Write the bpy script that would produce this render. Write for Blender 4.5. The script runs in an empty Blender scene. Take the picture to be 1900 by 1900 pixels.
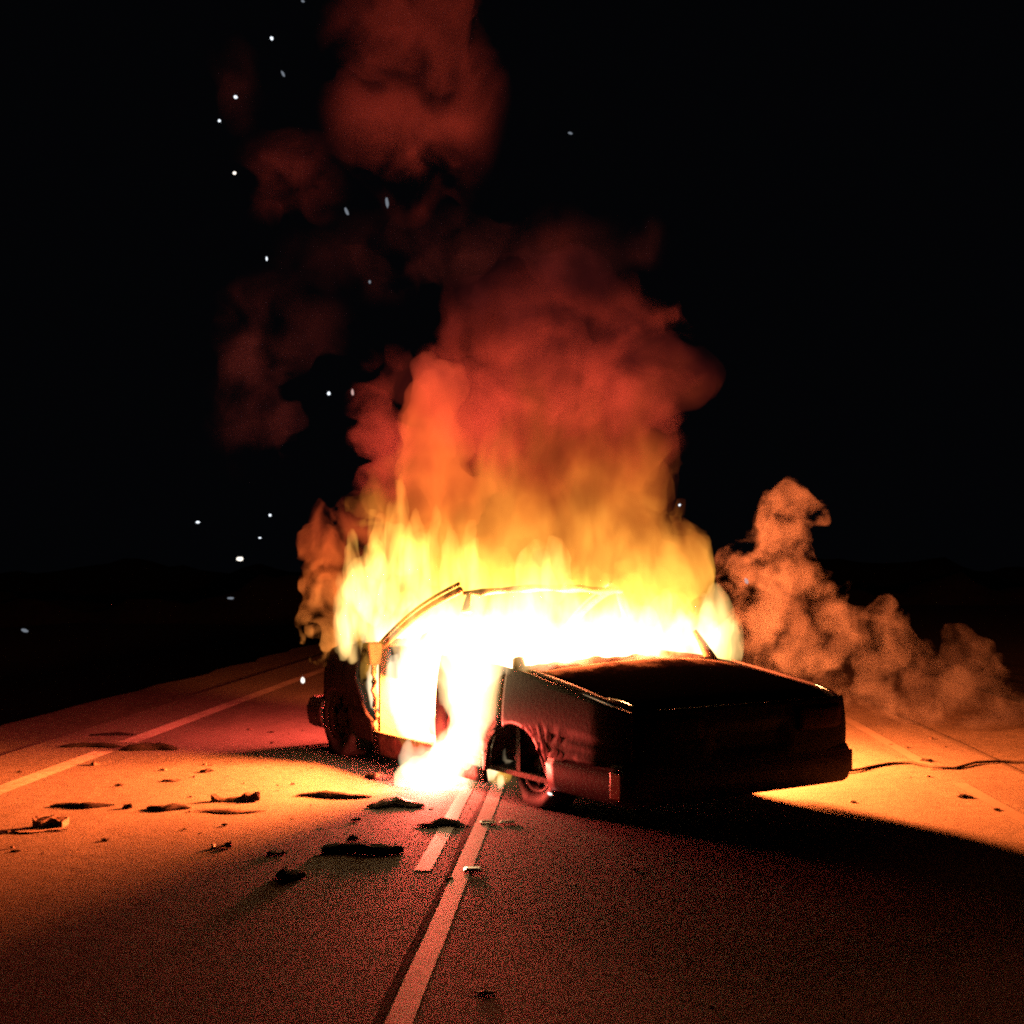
import bpy, bmesh, math, random
import numpy as np
from mathutils import Vector, Matrix

random.seed(7)
S = bpy.context.scene
COL = S.collection
PI = math.pi

# ------------------------------------------------------------------ camera
F_PX, CAM_H, HOR = 2300.0, 1.40, 1060.0          # focal length and horizon in photo pixels (1900 px frame)
cd = bpy.data.cameras.new("camera")
cd.sensor_width = 36.0
cd.lens = F_PX / 1900.0 * 36.0
cd.shift_y = (HOR - 950.0) / 1900.0
cd.clip_start, cd.clip_end = 0.05, 3000.0
cam = bpy.data.objects.new("camera", cd)
cam.location = (0, 0, CAM_H)
cam.rotation_euler = (PI / 2, 0, 0)
COL.objects.link(cam)
S.camera = cam

# ------------------------------------------------------------------ night sky, exposure
W = bpy.data.worlds.new("World"); S.world = W; W.use_nodes = True
bg = W.node_tree.nodes["Background"]
bg.inputs["Color"].default_value = (0.0009, 0.0010, 0.0014, 1)
bg.inputs["Strength"].default_value = 1.0
S.view_settings.view_transform = 'Standard'
S.view_settings.look = 'None'
S.view_settings.exposure = 0.0
S.view_settings.gamma = 1.0
cy = S.cycles
cy.max_bounces = 6; cy.diffuse_bounces = 3; cy.glossy_bounces = 3
cy.transmission_bounces = 4; cy.volume_bounces = 2; cy.transparent_max_bounces = 24
cy.volume_step_rate = 1.0
cy.volume_max_steps = 256
cy.sample_clamp_indirect = 0.12
cy.caustics_reflective = False; cy.caustics_refractive = False
cy.filter_width = 2.2
cy.use_denoising = False

# ------------------------------------------------------------------ car frame (used by the fire as well)
PHI = math.radians(32.9)
CAR_O = Vector((0.578, 6.46, 0.0))               # rear left corner on the ground
CF = Vector((-math.sin(PHI), math.cos(PHI), 0))  # forward
CR = Vector((math.cos(PHI), math.sin(PHI), 0))   # to the right
CW, CL = 1.72, 4.08

def cw(u, v, z):
    """car coordinates (from rear, from left side, up) to the world"""
    return CAR_O + CF * u + CR * v + Vector((0, 0, z))

def at(x, y, depth):
    """photo pixel at a given distance to the world"""
    return Vector(((x - 950.0) / F_PX * depth, depth, CAM_H + (HOR - y) / F_PX * depth))

def on_ground(x, y):
    d = CAM_H * F_PX / (y - HOR)
    return Vector(((x - 950.0) / F_PX * d, d, 0.0))

# ------------------------------------------------------------------ helpers
def tag(o, label=None, cat=None, group=None, kind=None):
    if label: o["label"] = label
    if cat: o["category"] = cat
    if group: o["group"] = group
    if kind: o["kind"] = kind
    return o

def empty(name, loc, rz=0.0):
    o = bpy.data.objects.new(name, None)
    o.empty_display_size = 0.2
    o.location = loc; o.rotation_euler = (0, 0, rz)
    COL.objects.link(o)
    return o

def link(name, me, mat=None, parent=None, loc=(0, 0, 0), smooth=True):
    o = bpy.data.objects.new(name, me)
    COL.objects.link(o)
    if mat: me.materials.append(mat)
    if parent: o.parent = parent
    o.location = loc
    if smooth:
        for p in me.polygons: p.use_smooth = True
    return o

def mesh_obj(name, verts, faces, mat=None, parent=None, loc=(0, 0, 0), smooth=True):
    me = bpy.data.meshes.new(name)
    me.from_pydata([tuple(v) for v in verts], [], [tuple(f) for f in faces])
    me.validate(); me.update()
    bm = bmesh.new(); bm.from_mesh(me)
    bmesh.ops.recalc_face_normals(bm, faces=bm.faces[:])
    bm.to_mesh(me); bm.free()
    return link(name, me, mat, parent, loc, smooth)

def bm_obj(name, bm, mat=None, parent=None, loc=(0, 0, 0), smooth=False):
    bmesh.ops.recalc_face_normals(bm, faces=bm.faces[:])
    me = bpy.data.meshes.new(name); bm.to_mesh(me); bm.free()
    return link(name, me, mat, parent, loc, smooth)

def add_box(bm, x0, x1, y0, y1, z0, z1, bev=0.0):
    r = bmesh.ops.create_cube(bm, size=1.0)
    vs = r["verts"]
    for v in vs:
        v.co = Vector((x0 + (v.co.x + .5) * (x1 - x0), y0 + (v.co.y + .5) * (y1 - y0), z0 + (v.co.z + .5) * (z1 - z0)))
    if bev:
        es = list({e for v in vs for e in v.link_edges})
        bmesh.ops.bevel(bm, geom=es, offset=bev, segments=2, affect='EDGES', profile=0.6)

def tube(pts, radii, n=8, flat=None):
    """verts, faces of a tube along pts; flat squashes it along z"""
    V, Fc = [], []
    pts = [Vector(p) for p in pts]
    for i, p in enumerate(pts):
        a = pts[max(i - 1, 0)]; b = pts[min(i + 1, len(pts) - 1)]
        t = (b - a).normalized()
        s = t.cross(Vector((0, 0, 1)))
        if s.length < 1e-4: s = Vector((1, 0, 0))
        s.normalize(); q = s.cross(t)
        r = radii[i] if hasattr(radii, "__len__") else radii
        for k in range(n):
            ang = 2 * PI * k / n
            V.append(p + s * math.cos(ang) * r + q * math.sin(ang) * r * (flat or 1))
    for i in range(len(pts) - 1):
        for k in range(n):
            k2 = (k + 1) % n
            Fc.append((i * n + k, i * n + k2, (i + 1) * n + k2, (i + 1) * n + k))
    Fc.append(tuple(range(n))[::-1]); Fc.append(tuple((len(pts) - 1) * n + k for k in range(n)))
    return V, Fc

def solidify(o, t, offset=-1):
    m = o.modifiers.new("solid", 'SOLIDIFY'); m.thickness = t; m.offset = offset
    return o

def bevel_mod(o, w=0.008, seg=2):
    m = o.modifiers.new("bevel", 'BEVEL'); m.width = w; m.segments = seg; m.limit_method = 'ANGLE'
    return o

def interp(x, xs, ys):
    return float(np.interp(x, xs, ys))

# ------------------------------------------------------------------ numpy noise and iso-surfaces (for flames and smoke)
_rng = np.random.RandomState(11)
_T = _rng.rand(32, 32, 32).astype(np.float32)

def vnoise(X, Y, Z):
    xi, yi, zi = np.floor(X).astype(int), np.floor(Y).astype(int), np.floor(Z).astype(int)
    fx, fy, fz = X - xi, Y - yi, Z - zi
    fx, fy, fz = [t * t * t * (t * (t * 6 - 15) + 10) for t in (fx, fy, fz)]
    g = lambda a, b, c: _T[(xi + a) & 31, (yi + b) & 31, (zi + c) & 31]
    def lp(a, b, t): return a + (b - a) * t
    return lp(lp(lp(g(0,0,0), g(1,0,0), fx), lp(g(0,1,0), g(1,1,0), fx), fy),
              lp(lp(g(0,0,1), g(1,0,1), fx), lp(g(0,1,1), g(1,1,1), fx), fy), fz) * 2 - 1

def fbm(X, Y, Z, sc, octv=3, gain=0.5):
    a, s, out = 1.0, sc, 0
    for i in range(octv):
        out = out + a * vnoise(X * s + 7.3 * i, Y * s + 3.1 * i, Z * s + 11.7 * i)
        a *= gain; s *= 2.03
    return out

def billow(X, Y, Z, sc, octv=3, gain=0.5):
    a, s, out = 1.0, sc, 0
    for i in range(octv):
        out = out + a * (1 - 2 * np.abs(vnoise(X * s + 5.7 * i, Y * s + 9.2 * i, Z * s + 1.3 * i)) ** 0.8)
        a *= gain; s *= 2.1
    return -out * 0.6

def surface_net(Fd, org, h):
    """naive surface nets of Fd > 0"""
    ins = Fd > 0
    nx, ny, nz = Fd.shape
    corner = [(i, j, k) for i in (0, 1) for j in (0, 1) for k in (0, 1)]
    cnt = sum(ins[i:nx-1+i, j:ny-1+j, k:nz-1+k].astype(np.int8) for i, j, k in corner)
    act = (cnt > 0) & (cnt < 8)
    idx = -np.ones(act.shape, int)
    cells = np.argwhere(act)
    idx[act] = np.arange(len(cells))
    acc = np.zeros((len(cells), 3)); num = np.zeros(len(cells))
    c = cells
    for (i, j, k) in corner:
        for ax in range(3):
            if (i, j, k)[ax]: continue
            e = [i, j, k]; e[ax] = 1
            f0 = Fd[c[:, 0] + i, c[:, 1] + j, c[:, 2] + k]
            f1 = Fd[c[:, 0] + e[0], c[:, 1] + e[1], c[:, 2] + e[2]]
            m = (f0 > 0) != (f1 > 0)
            t = np.where(m, f0 / np.where(m, f0 - f1, 1), 0)
            p = np.tile(np.array([i, j, k], float), (len(c), 1)); p[:, ax] += t
            acc[m] += p[m]; num[m] += 1
    V = (c + acc / num[:, None]) * h + np.array(org)
    faces = []
    for ax in range(3):
        b, d = [a for a in range(3) if a != ax]
        sl0 = [slice(None)] * 3; sl1 = [slice(None)] * 3
        sl0[ax] = slice(0, -1); sl1[ax] = slice(1, None)
        ch = ins[tuple(sl0)] != ins[tuple(sl1)]
        for q in np.argwhere(ch):
            if q[b] == 0 or q[d] == 0 or q[b] >= act.shape[b] or q[d] >= act.shape[d]: continue
            quad = []
            for (ob, od) in ((1, 1), (0, 1), (0, 0), (1, 0)):
                w = q.copy(); w[b] -= ob; w[d] -= od
                quad.append(idx[tuple(w)])
            if min(quad) < 0: continue
            if ins[tuple(q)] != (ax != 1): quad = quad[::-1]
            faces.append(quad)
    return V, faces

def blob_mesh(name, blobs, mat, parent, vox=0.06, k=0.10, namp=0.1, nsc=2.0, octv=3, seed=0.0, floor=None, stretch=1.0, bil=False, holes=()):
    """closed lumpy hull round a set of ellipsoids (centre, (rx, ry, rz)): real thickness, any side can be looked at"""
    B = [(np.array(c, float), np.array(r if hasattr(r, "__len__") else (r, r, r), float)) for c, r in blobs]
    pad = namp * 1.6 + 3 * vox
    lo = np.min([c - r for c, r in B], 0) - pad; hi = np.max([c + r for c, r in B], 0) + pad
    n = np.ceil((hi - lo) / vox).astype(int) + 1
    X, Y, Z = np.meshgrid(*[lo[i] + vox * np.arange(n[i]) for i in range(3)], indexing='ij')
    acc = np.zeros(X.shape)
    for c, r in B:
        q = np.sqrt(((X - c[0]) / r[0]) ** 2 + ((Y - c[1]) / r[1]) ** 2 + ((Z - c[2]) / r[2]) ** 2) + 1e-6
        d = (q - 1) * r.min() * np.where(q > 1, 1.0, 1.0)
        acc += np.exp(-np.clip(d, -1.2, 3) / k)
    Fd = k * np.log(acc + 1e-12)
    nf = billow if bil else fbm
    Fd = Fd + namp * nf(X + seed, Y + seed * 1.7, Z / stretch + seed * .6, nsc, octv)
    for c, r in holes:
        q = np.sqrt(((X - c[0]) / r[0]) ** 2 + ((Y - c[1]) / r[1]) ** 2 + ((Z - c[2]) / r[2]) ** 2)
        Fd = np.minimum(Fd, (q - 1) * min(r) + .3 * namp * fbm(X, Y, Z, 9, 2))
    if floor is not None: Fd = np.minimum(Fd, Z - floor)
    Fd[0] = Fd[-1] = -1; Fd[:, 0] = Fd[:, -1] = -1; Fd[:, :, 0] = Fd[:, :, -1] = -1
    V, Fc = surface_net(Fd, lo, vox)
    org = Vector(parent.location) if parent else Vector((0, 0, 0))
    V = V - np.array(org)
    me = bpy.data.meshes.new(name)
    me.from_pydata(V.tolist(), [], [tuple(f) for f in Fc]); me.update()
    bm = bmesh.new(); bm.from_mesh(me)
    # drop specks that came loose from the body
    seen = set(); comps = []
    for f in bm.faces:
        if f.index in seen: continue
        st, comp = [f], []
        seen.add(f.index)
        while st:
            g = st.pop(); comp.append(g)
            for e in g.edges:
                for hh in e.link_faces:
                    if hh.index not in seen: seen.add(hh.index); st.append(hh)
        comps.append(comp)
    comps.sort(key=len, reverse=True)
    kill = [f for cp in comps[1:] if len(cp) < 0.12 * len(comps[0]) for f in cp]
    if kill: bmesh.ops.delete(bm, geom=kill, context='FACES')
    bmesh.ops.delete(bm, geom=[v for v in bm.verts if not v.link_faces], context='VERTS')
    bm.to_mesh(me); bm.free()
    return link(name, me, mat, parent)

# ------------------------------------------------------------------ materials
def new_mat(name):
    m = bpy.data.materials.new(name); m.use_nodes = True
    nt = m.node_tree
    return m, nt, nt.nodes, nt.links

def ramp(nodes, stops, interp_mode='LINEAR'):
    r = nodes.new("ShaderNodeValToRGB"); cr = r.color_ramp; cr.interpolation = interp_mode
    while len(cr.elements) > len(stops): cr.elements.remove(cr.elements[-1])
    while len(cr.elements) < len(stops): cr.elements.new(0.5)
    for e, (p, c) in zip(cr.elements, stops):
        e.position = p
        e.color = (c, c, c, 1) if not hasattr(c, "__len__") else (*c, 1)
    return r

def noise(nodes, links, coord, scale, detail=4, rough=0.55, dist=0.0):
    n = nodes.new("ShaderNodeTexNoise")
    n.inputs["Scale"].default_value = scale; n.inputs["Detail"].default_value = detail
    n.inputs["Roughness"].default_value = rough; n.inputs["Distortion"].default_value = dist
    if coord is not None: links.new(coord, n.inputs["Vector"])
    return n

def math_node(nodes, links, op, a, b=None, clamp=False):
    m = nodes.new("ShaderNodeMath"); m.operation = op; m.use_clamp = clamp
    for i, x in enumerate((a, b)):
        if x is None: continue
        if isinstance(x, (int, float)): m.inputs[i].default_value = x
        else: links.new(x, m.inputs[i])
    return m.outputs[0]

def surf(name, c1, c2, scale=8, rough=(0.5, 0.8), metal=0.0, bump=0.2, bscale=60, bdist=0.01, detail=6, coat=0.0, spec=0.5):
    m, nt, N, L = new_mat(name)
    b = N["Principled BSDF"]
    tc = N.new("ShaderNodeTexCoord")
    n1 = noise(N, L, tc.outputs["Object"], scale, detail, 0.6)
    r = ramp(N, [(0.3, c1), (0.7, c2)]); L.new(n1.outputs["Fac"], r.inputs["Fac"])
    L.new(r.outputs["Color"], b.inputs["Base Color"])
    mr = N.new("ShaderNodeMapRange")
    mr.inputs["To Min"].default_value, mr.inputs["To Max"].default_value = rough
    L.new(n1.outputs["Fac"], mr.inputs["Value"]); L.new(mr.outputs[0], b.inputs["Roughness"])
    b.inputs["Metallic"].default_value = metal
    b.inputs["Coat Weight"].default_value = coat
    b.inputs["Specular IOR Level"].default_value = spec
    if bump:
        n2 = noise(N, L, tc.outputs["Object"], bscale, 4, 0.6)
        bp = N.new("ShaderNodeBump"); bp.inputs["Strength"].default_value = bump; bp.inputs["Distance"].default_value = bdist
        L.new(n2.outputs["Fac"], bp.inputs["Height"]); L.new(bp.outputs[0], b.inputs["Normal"])
    return m

def asphalt(name, c1, c2, patch, seam=False):
    m, nt, N, L = new_mat(name)
    b = N["Principled BSDF"]
    tc = N.new("ShaderNodeTexCoord"); co = tc.outputs["Object"]
    mp = N.new("ShaderNodeMapping"); mp.inputs["Scale"].default_value = (1, 0.35, 1); L.new(co, mp.inputs["Vector"])
    big = noise(N, L, mp.outputs[0], 1.3, 5, 0.6, 0.4)
    fine = noise(N, L, co, 90, 3, 0.7)
    mid = noise(N, L, co, 9, 5, 0.65)
    r1 = ramp(N, [(0.3, c1), (0.72, c2)]); L.new(big.outputs["Fac"], r1.inputs["Fac"])
    r2 = ramp(N, [(0.35, 0.62), (0.65, 1.25)]); L.new(fine.outputs["Fac"], r2.inputs["Fac"])
    mx = N.new("ShaderNodeMix"); mx.data_type = 'RGBA'; mx.blend_type = 'MULTIPLY'; mx.inputs[0].default_value = 1
    L.new(r1.outputs["Color"], mx.inputs[6]); L.new(r2.outputs["Color"], mx.inputs[7])
    r3 = ramp(N, [(0.32, patch), (0.55, 1.0)]); L.new(mid.outputs["Fac"], r3.inputs["Fac"])
    mx2 = N.new("ShaderNodeMix"); mx2.data_type = 'RGBA'; mx2.blend_type = 'MULTIPLY'; mx2.inputs[0].default_value = 1
    L.new(mx.outputs[2], mx2.inputs[6]); L.new(r3.outputs["Color"], mx2.inputs[7])
    L.new(mx2.outputs[2], b.inputs["Base Color"])
    b.inputs["Roughness"].default_value = 0.8
    b.inputs["Specular IOR Level"].default_value = 0.25
    hsum = math_node(N, L, 'ADD', math_node(N, L, 'MULTIPLY', mid.outputs["Fac"], 1.6), fine.outputs["Fac"])
    bp = N.new("ShaderNodeBump"); bp.inputs["Strength"].default_value = 0.55; bp.inputs["Distance"].default_value = 0.008
    L.new(hsum, bp.inputs["Height"]); L.new(bp.outputs[0], b.inputs["Normal"])
    return m

def paint_line(name, c, wear):
    m, nt, N, L = new_mat(name)
    b = N["Principled BSDF"]
    tc = N.new("ShaderNodeTexCoord")
    n1 = noise(N, L, tc.outputs["Object"], 14, 6, 0.7)
    n2 = noise(N, L, tc.outputs["Object"], 1.2, 3, 0.6)
    s = math_node(N, L, 'ADD', math_node(N, L, 'MULTIPLY', n1.outputs["Fac"], 0.7), math_node(N, L, 'MULTIPLY', n2.outputs["Fac"], 0.5))
    r = ramp(N, [(0.40, (0.115, 0.108, 0.10)), (0.40 + wear, c)]); L.new(s, r.inputs["Fac"])
    L.new(r.outputs["Color"], b.inputs["Base Color"])
    b.inputs["Roughness"].default_value = 0.6
    bp = N.new("ShaderNodeBump"); bp.inputs["Strength"].default_value = 0.3; bp.inputs["Distance"].default_value = 0.004
    L.new(n1.outputs["Fac"], bp.inputs["Height"]); L.new(bp.outputs[0], b.inputs["Normal"])
    return m

def emit(name, c, s):
    m, nt, N, L = new_mat(name)
    N.remove(N["Principled BSDF"])
    e = N.new("ShaderNodeEmission"); e.inputs["Color"].default_value = (*c, 1); e.inputs["Strength"].default_value = s
    L.new(e.outputs[0], N["Material Output"].inputs["Surface"])
    return m

def flame_mat(name, hot, cool, z0, z1, e0, e1, cut=(0.35, 0.6), sc=(2.2, 2.2, 0.9), absorb=0.0, dist=0.8, detail=3, nscale=1.0, step=1.0, kh=0.0):
    """glowing gas: emission falls and reddens with height (z0..z1, world metres) and is torn by rising noise"""
    m, nt, N, L = new_mat(name)
    N.remove(N["Principled BSDF"])
    g = N.new("ShaderNodeNewGeometry")
    mp = N.new("ShaderNodeMapping"); mp.inputs["Scale"].default_value = sc; L.new(g.outputs["Position"], mp.inputs["Vector"])
    n1 = noise(N, L, mp.outputs[0], nscale, detail, 0.5, dist)
    sx = N.new("ShaderNodeSeparateXYZ"); L.new(g.outputs["Position"], sx.inputs[0])
    mr = N.new("ShaderNodeMapRange"); mr.inputs["From Min"].default_value = z0; mr.inputs["From Max"].default_value = z1
    L.new(sx.outputs["Z"], mr.inputs["Value"])
    # noise shifts the height at which the gas has cooled
    hs = math_node(N, L, 'ADD', mr.outputs[0], math_node(N, L, 'MULTIPLY', math_node(N, L, 'SUBTRACT', n1.outputs["Fac"], 0.5), -0.9), True)
    rc = ramp(N, hot); L.new(hs, rc.inputs["Fac"])
    rs = N.new("ShaderNodeMapRange"); rs.inputs["To Min"].default_value = math.log(e0); rs.inputs["To Max"].default_value = math.log(e1)
    L.new(hs, rs.inputs["Value"])
    st = math_node(N, L, 'EXPONENT', rs.outputs[0])
    tear = ramp(N, [(cut[0], 0.0), (cut[1], 1.0)]); L.new(math_node(N, L, "SUBTRACT", n1.outputs["Fac"], math_node(N, L, "MULTIPLY", math_node(N, L, "MAXIMUM", mr.outputs[0], 0.0), kh)), tear.inputs["Fac"])
    st = math_node(N, L, 'MULTIPLY', st, tear.outputs["Color"])
    e = N.new("ShaderNodeEmission"); L.new(rc.outputs["Color"], e.inputs["Color"]); L.new(st, e.inputs["Strength"])
    out = e.outputs[0]
    if absorb:
        a = N.new("ShaderNodeVolumeAbsorption"); a.inputs["Color"].default_value = (0.25, 0.12, 0.08, 1); a.inputs["Density"].default_value = absorb
        ad = N.new("ShaderNodeAddShader"); L.new(out, ad.inputs[0]); L.new(a.outputs[0], ad.inputs[1]); out = ad.outputs[0]
    L.new(out, N["Material Output"].inputs["Volume"])
    m.cycles.volume_step_rate = step
    return m

def smoke_mat(name, col, dens, cut=(0.35, 0.65), sc=1.6, detail=4, aniso=0.0, glow=None, dist=0.5, step=1.0, absorb=0.25, fade=0.0, rise=None, fall=None):
    m, nt, N, L = new_mat(name)
    N.remove(N["Principled BSDF"])
    g = N.new("ShaderNodeNewGeometry")
    n1 = noise(N, L, g.outputs["Position"], sc, detail, 0.55, dist)
    r = ramp(N, [(cut[0], 0.0), (cut[1], 1.0)]); L.new(n1.outputs["Fac"], r.inputs["Fac"])
    d = math_node(N, L, 'MULTIPLY', r.outputs["Color"], dens)
    if rise:                                             # soot only forms above the flames
        sx = N.new("ShaderNodeSeparateXYZ"); L.new(g.outputs["Position"], sx.inputs[0])
        zr = N.new("ShaderNodeMapRange"); zr.interpolation_type = 'SMOOTHSTEP'
        zr.inputs["From Min"].default_value, zr.inputs["From Max"].default_value = rise
        L.new(math_node(N, L, 'ADD', sx.outputs["Z"], n1.outputs["Fac"]), zr.inputs["Value"]); d = math_node(N, L, 'MULTIPLY', d, zr.outputs[0])
    if fall:                                             # and drifts apart higher up
        sx = N.new("ShaderNodeSeparateXYZ"); L.new(g.outputs["Position"], sx.inputs[0])
        n3 = noise(N, L, g.outputs["Position"], 1.1, 5, 0.6)
        zr = N.new("ShaderNodeMapRange"); zr.interpolation_type = 'SMOOTHSTEP'
        zr.inputs["From Min"].default_value, zr.inputs["From Max"].default_value = fall[1], fall[0]
        L.new(math_node(N, L, 'ADD', sx.outputs["Z"], math_node(N, L, 'MULTIPLY', n3.outputs["Fac"], 2.2)), zr.inputs["Value"]); d = math_node(N, L, 'MULTIPLY', d, zr.outputs[0])
    if fade:                                            # thins out towards its own outside
        tc = N.new("ShaderNodeTexCoord")
        vm = N.new("ShaderNodeVectorMath"); vm.operation = 'DISTANCE'; vm.inputs[1].default_value = (.5, .5, .5)
        L.new(tc.outputs["Generated"], vm.inputs[0])
        fr = N.new("ShaderNodeMapRange"); fr.interpolation_type = 'SMOOTHSTEP'
        fr.inputs["From Min"].default_value = .52; fr.inputs["From Max"].default_value = .52 - .5 * fade
        L.new(vm.outputs["Value"], fr.inputs["Value"]); d = math_node(N, L, 'MULTIPLY', d, fr.outputs[0])
    v = N.new("ShaderNodeVolumeScatter")
    v.inputs["Color"].default_value = (*col, 1); v.inputs["Anisotropy"].default_value = aniso
    L.new(d, v.inputs["Density"])
    out = v.outputs[0]
    if absorb:
        a = N.new("ShaderNodeVolumeAbsorption"); a.inputs["Color"].default_value = (0.25, 0.2, 0.19, 1)
        L.new(math_node(N, L, 'MULTIPLY', d, absorb), a.inputs["Density"])
        ad = N.new("ShaderNodeAddShader"); L.new(out, ad.inputs[0]); L.new(a.outputs[0], ad.inputs[1]); out = ad.outputs[0]
    L.new(out, N["Material Output"].inputs["Volume"])
    m.cycles.volume_step_rate = step
    return m

M = {}
M["asphalt"] = asphalt("asphalt", (0.085, 0.080, 0.076), (0.145, 0.138, 0.130), 0.75)
M["shoulder"] = asphalt("shoulder_asphalt", (0.07, 0.065, 0.06), (0.12, 0.11, 0.10), 0.6)
M["earth"] = surf("verge_earth", (0.018, 0.019, 0.014), (0.05, 0.045, 0.032), 3, (0.85, 1), 0, 0.8, 25, 0.05)
M["seam"] = surf("tar_seam", (0.05, 0.048, 0.045), (0.09, 0.085, 0.08), 20, (0.85, 1.0), 0, 0.3, 60, spec=0.05)
M["white_line"] = paint_line("white_road_paint", (0.30, 0.29, 0.28), 0.30)
M["worn_line"] = paint_line("worn_road_paint", (0.16, 0.15, 0.145), 0.35)
M["edge_line"] = paint_line("edge_road_paint", (0.38, 0.37, 0.35), 0.28)
M["marker"] = surf("marker_ceramic", (0.6, 0.6, 0.58), (0.75, 0.75, 0.72), 30, (0.15, 0.3), 0, 0.1)
M["paint"] = surf("scorched_car_paint", (0.006, 0.004, 0.005), (0.020, 0.013, 0.015), 7, (0.45, 0.7), 0.0, 0.25, 35, 0.004, coat=0.0, spec=0.15)
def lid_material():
    m, nt, N, L = new_mat("lid_painted_light")
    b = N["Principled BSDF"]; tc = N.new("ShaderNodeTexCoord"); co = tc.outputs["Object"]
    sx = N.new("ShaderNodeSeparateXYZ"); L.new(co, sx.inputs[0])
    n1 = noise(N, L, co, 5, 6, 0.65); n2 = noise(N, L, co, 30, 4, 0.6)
    # firelight painted into the colour: pale along the window edge, near-black towards the tail
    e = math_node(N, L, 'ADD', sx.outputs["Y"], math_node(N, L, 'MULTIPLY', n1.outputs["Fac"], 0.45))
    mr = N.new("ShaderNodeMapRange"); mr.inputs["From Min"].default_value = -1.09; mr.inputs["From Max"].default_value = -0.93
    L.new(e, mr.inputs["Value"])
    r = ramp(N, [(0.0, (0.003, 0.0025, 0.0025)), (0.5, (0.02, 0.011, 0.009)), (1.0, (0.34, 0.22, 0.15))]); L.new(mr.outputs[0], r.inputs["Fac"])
    N.remove(b); b = N.new("ShaderNodeBsdfDiffuse"); L.new(b.outputs[0], N["Material Output"].inputs["Surface"])   # dull, no gloss
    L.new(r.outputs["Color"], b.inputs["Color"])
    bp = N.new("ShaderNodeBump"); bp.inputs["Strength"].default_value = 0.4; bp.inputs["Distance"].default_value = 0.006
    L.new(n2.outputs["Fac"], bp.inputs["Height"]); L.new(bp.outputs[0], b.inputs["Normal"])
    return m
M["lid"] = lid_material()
M["burnt"] = surf("burnt_metal", (0.02, 0.014, 0.011), (0.10, 0.055, 0.035), 12, (0.6, 0.9), 0.35, 0.6, 45, 0.008)
M["bumper"] = surf("bumper_plastic", (0.07, 0.042, 0.05), (0.13, 0.085, 0.095), 10, (0.4, 0.6), 0, 0.2, 50, 0.003)
M["black"] = surf("black_trim", (0.008, 0.008, 0.008), (0.02, 0.018, 0.018), 12, (0.5, 0.8), 0, 0.2)
M["chrome"] = surf("chrome_trim", (0.55, 0.52, 0.5), (0.7, 0.68, 0.66), 20, (0.12, 0.3), 1.0, 0.05)
M["edge_light"] = surf("edge_light_metal", (0.12, 0.07, 0.05), (0.34, 0.22, 0.17), 14, (0.5, 0.8), 0.2, 0.4, 50, 0.005)  # pale tone paints in the firelit highlight along the wing edges
M["rubber"] = surf("tyre_rubber", (0.010, 0.009, 0.009), (0.028, 0.024, 0.023), 18, (0.6, 0.85), 0, 0.4, 70, 0.004)
M["rim"] = surf("sooty_rim", (0.008, 0.006, 0.006), (0.03, 0.022, 0.02), 14, (0.5, 0.7), 0.3, 0.2)
M["tail"] = surf("tail_light_plastic", (0.03, 0.004, 0.004), (0.05, 0.007, 0.006), 10, (0.6, 0.8), 0, 0.05, spec=0.2)
M["amber"] = surf("side_marker_plastic", (0.5, 0.22, 0.12), (0.65, 0.32, 0.2), 10, (0.2, 0.35), 0, 0.05)
M["lamp_glass"] = surf("headlight_glass", (0.3, 0.3, 0.3), (0.4, 0.4, 0.4), 10, (0.1, 0.2), 0, 0.02, coat=0.6)
M["seat"] = surf("charred_fabric", (0.01, 0.008, 0.007), (0.05, 0.035, 0.02), 15, (0.8, 1), 0, 0.8, 40, 0.02)
M["char"] = surf("charred_plastic", (0.005, 0.004, 0.004), (0.016, 0.012, 0.011), 20, (0.7, 1.0), 0, 0.4, 60, 0.006, spec=0.15)
M["scrap"] = surf("sooty_sheet_metal", (0.02, 0.016, 0.015), (0.09, 0.065, 0.055), 16, (0.4, 0.7), 0.4, 0.5, 50, 0.006)
M["pale"] = surf("pale_scorched_sheet", (0.18, 0.15, 0.14), (0.32, 0.28, 0.26), 10, (0.5, 0.8), 0, 0.4)
M["cable"] = surf("cable_rubber", (0.012, 0.011, 0.011), (0.025, 0.022, 0.02), 20, (0.5, 0.7), 0, 0.2)
M["ember"] = emit("ember_glow", (0.85, 0.92, 1.0), 1.4)
M["ember_dim"] = emit("ember_glow_faint", (0.75, 0.85, 1.0), 0.22)
M["ember_pink"] = emit("ember_glow_pink", (1.0, 0.6, 0.55), 0.6)
M["ember_warm"] = emit("ember_glow_warm", (1.0, 0.9, 0.78), 1.6)

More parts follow.
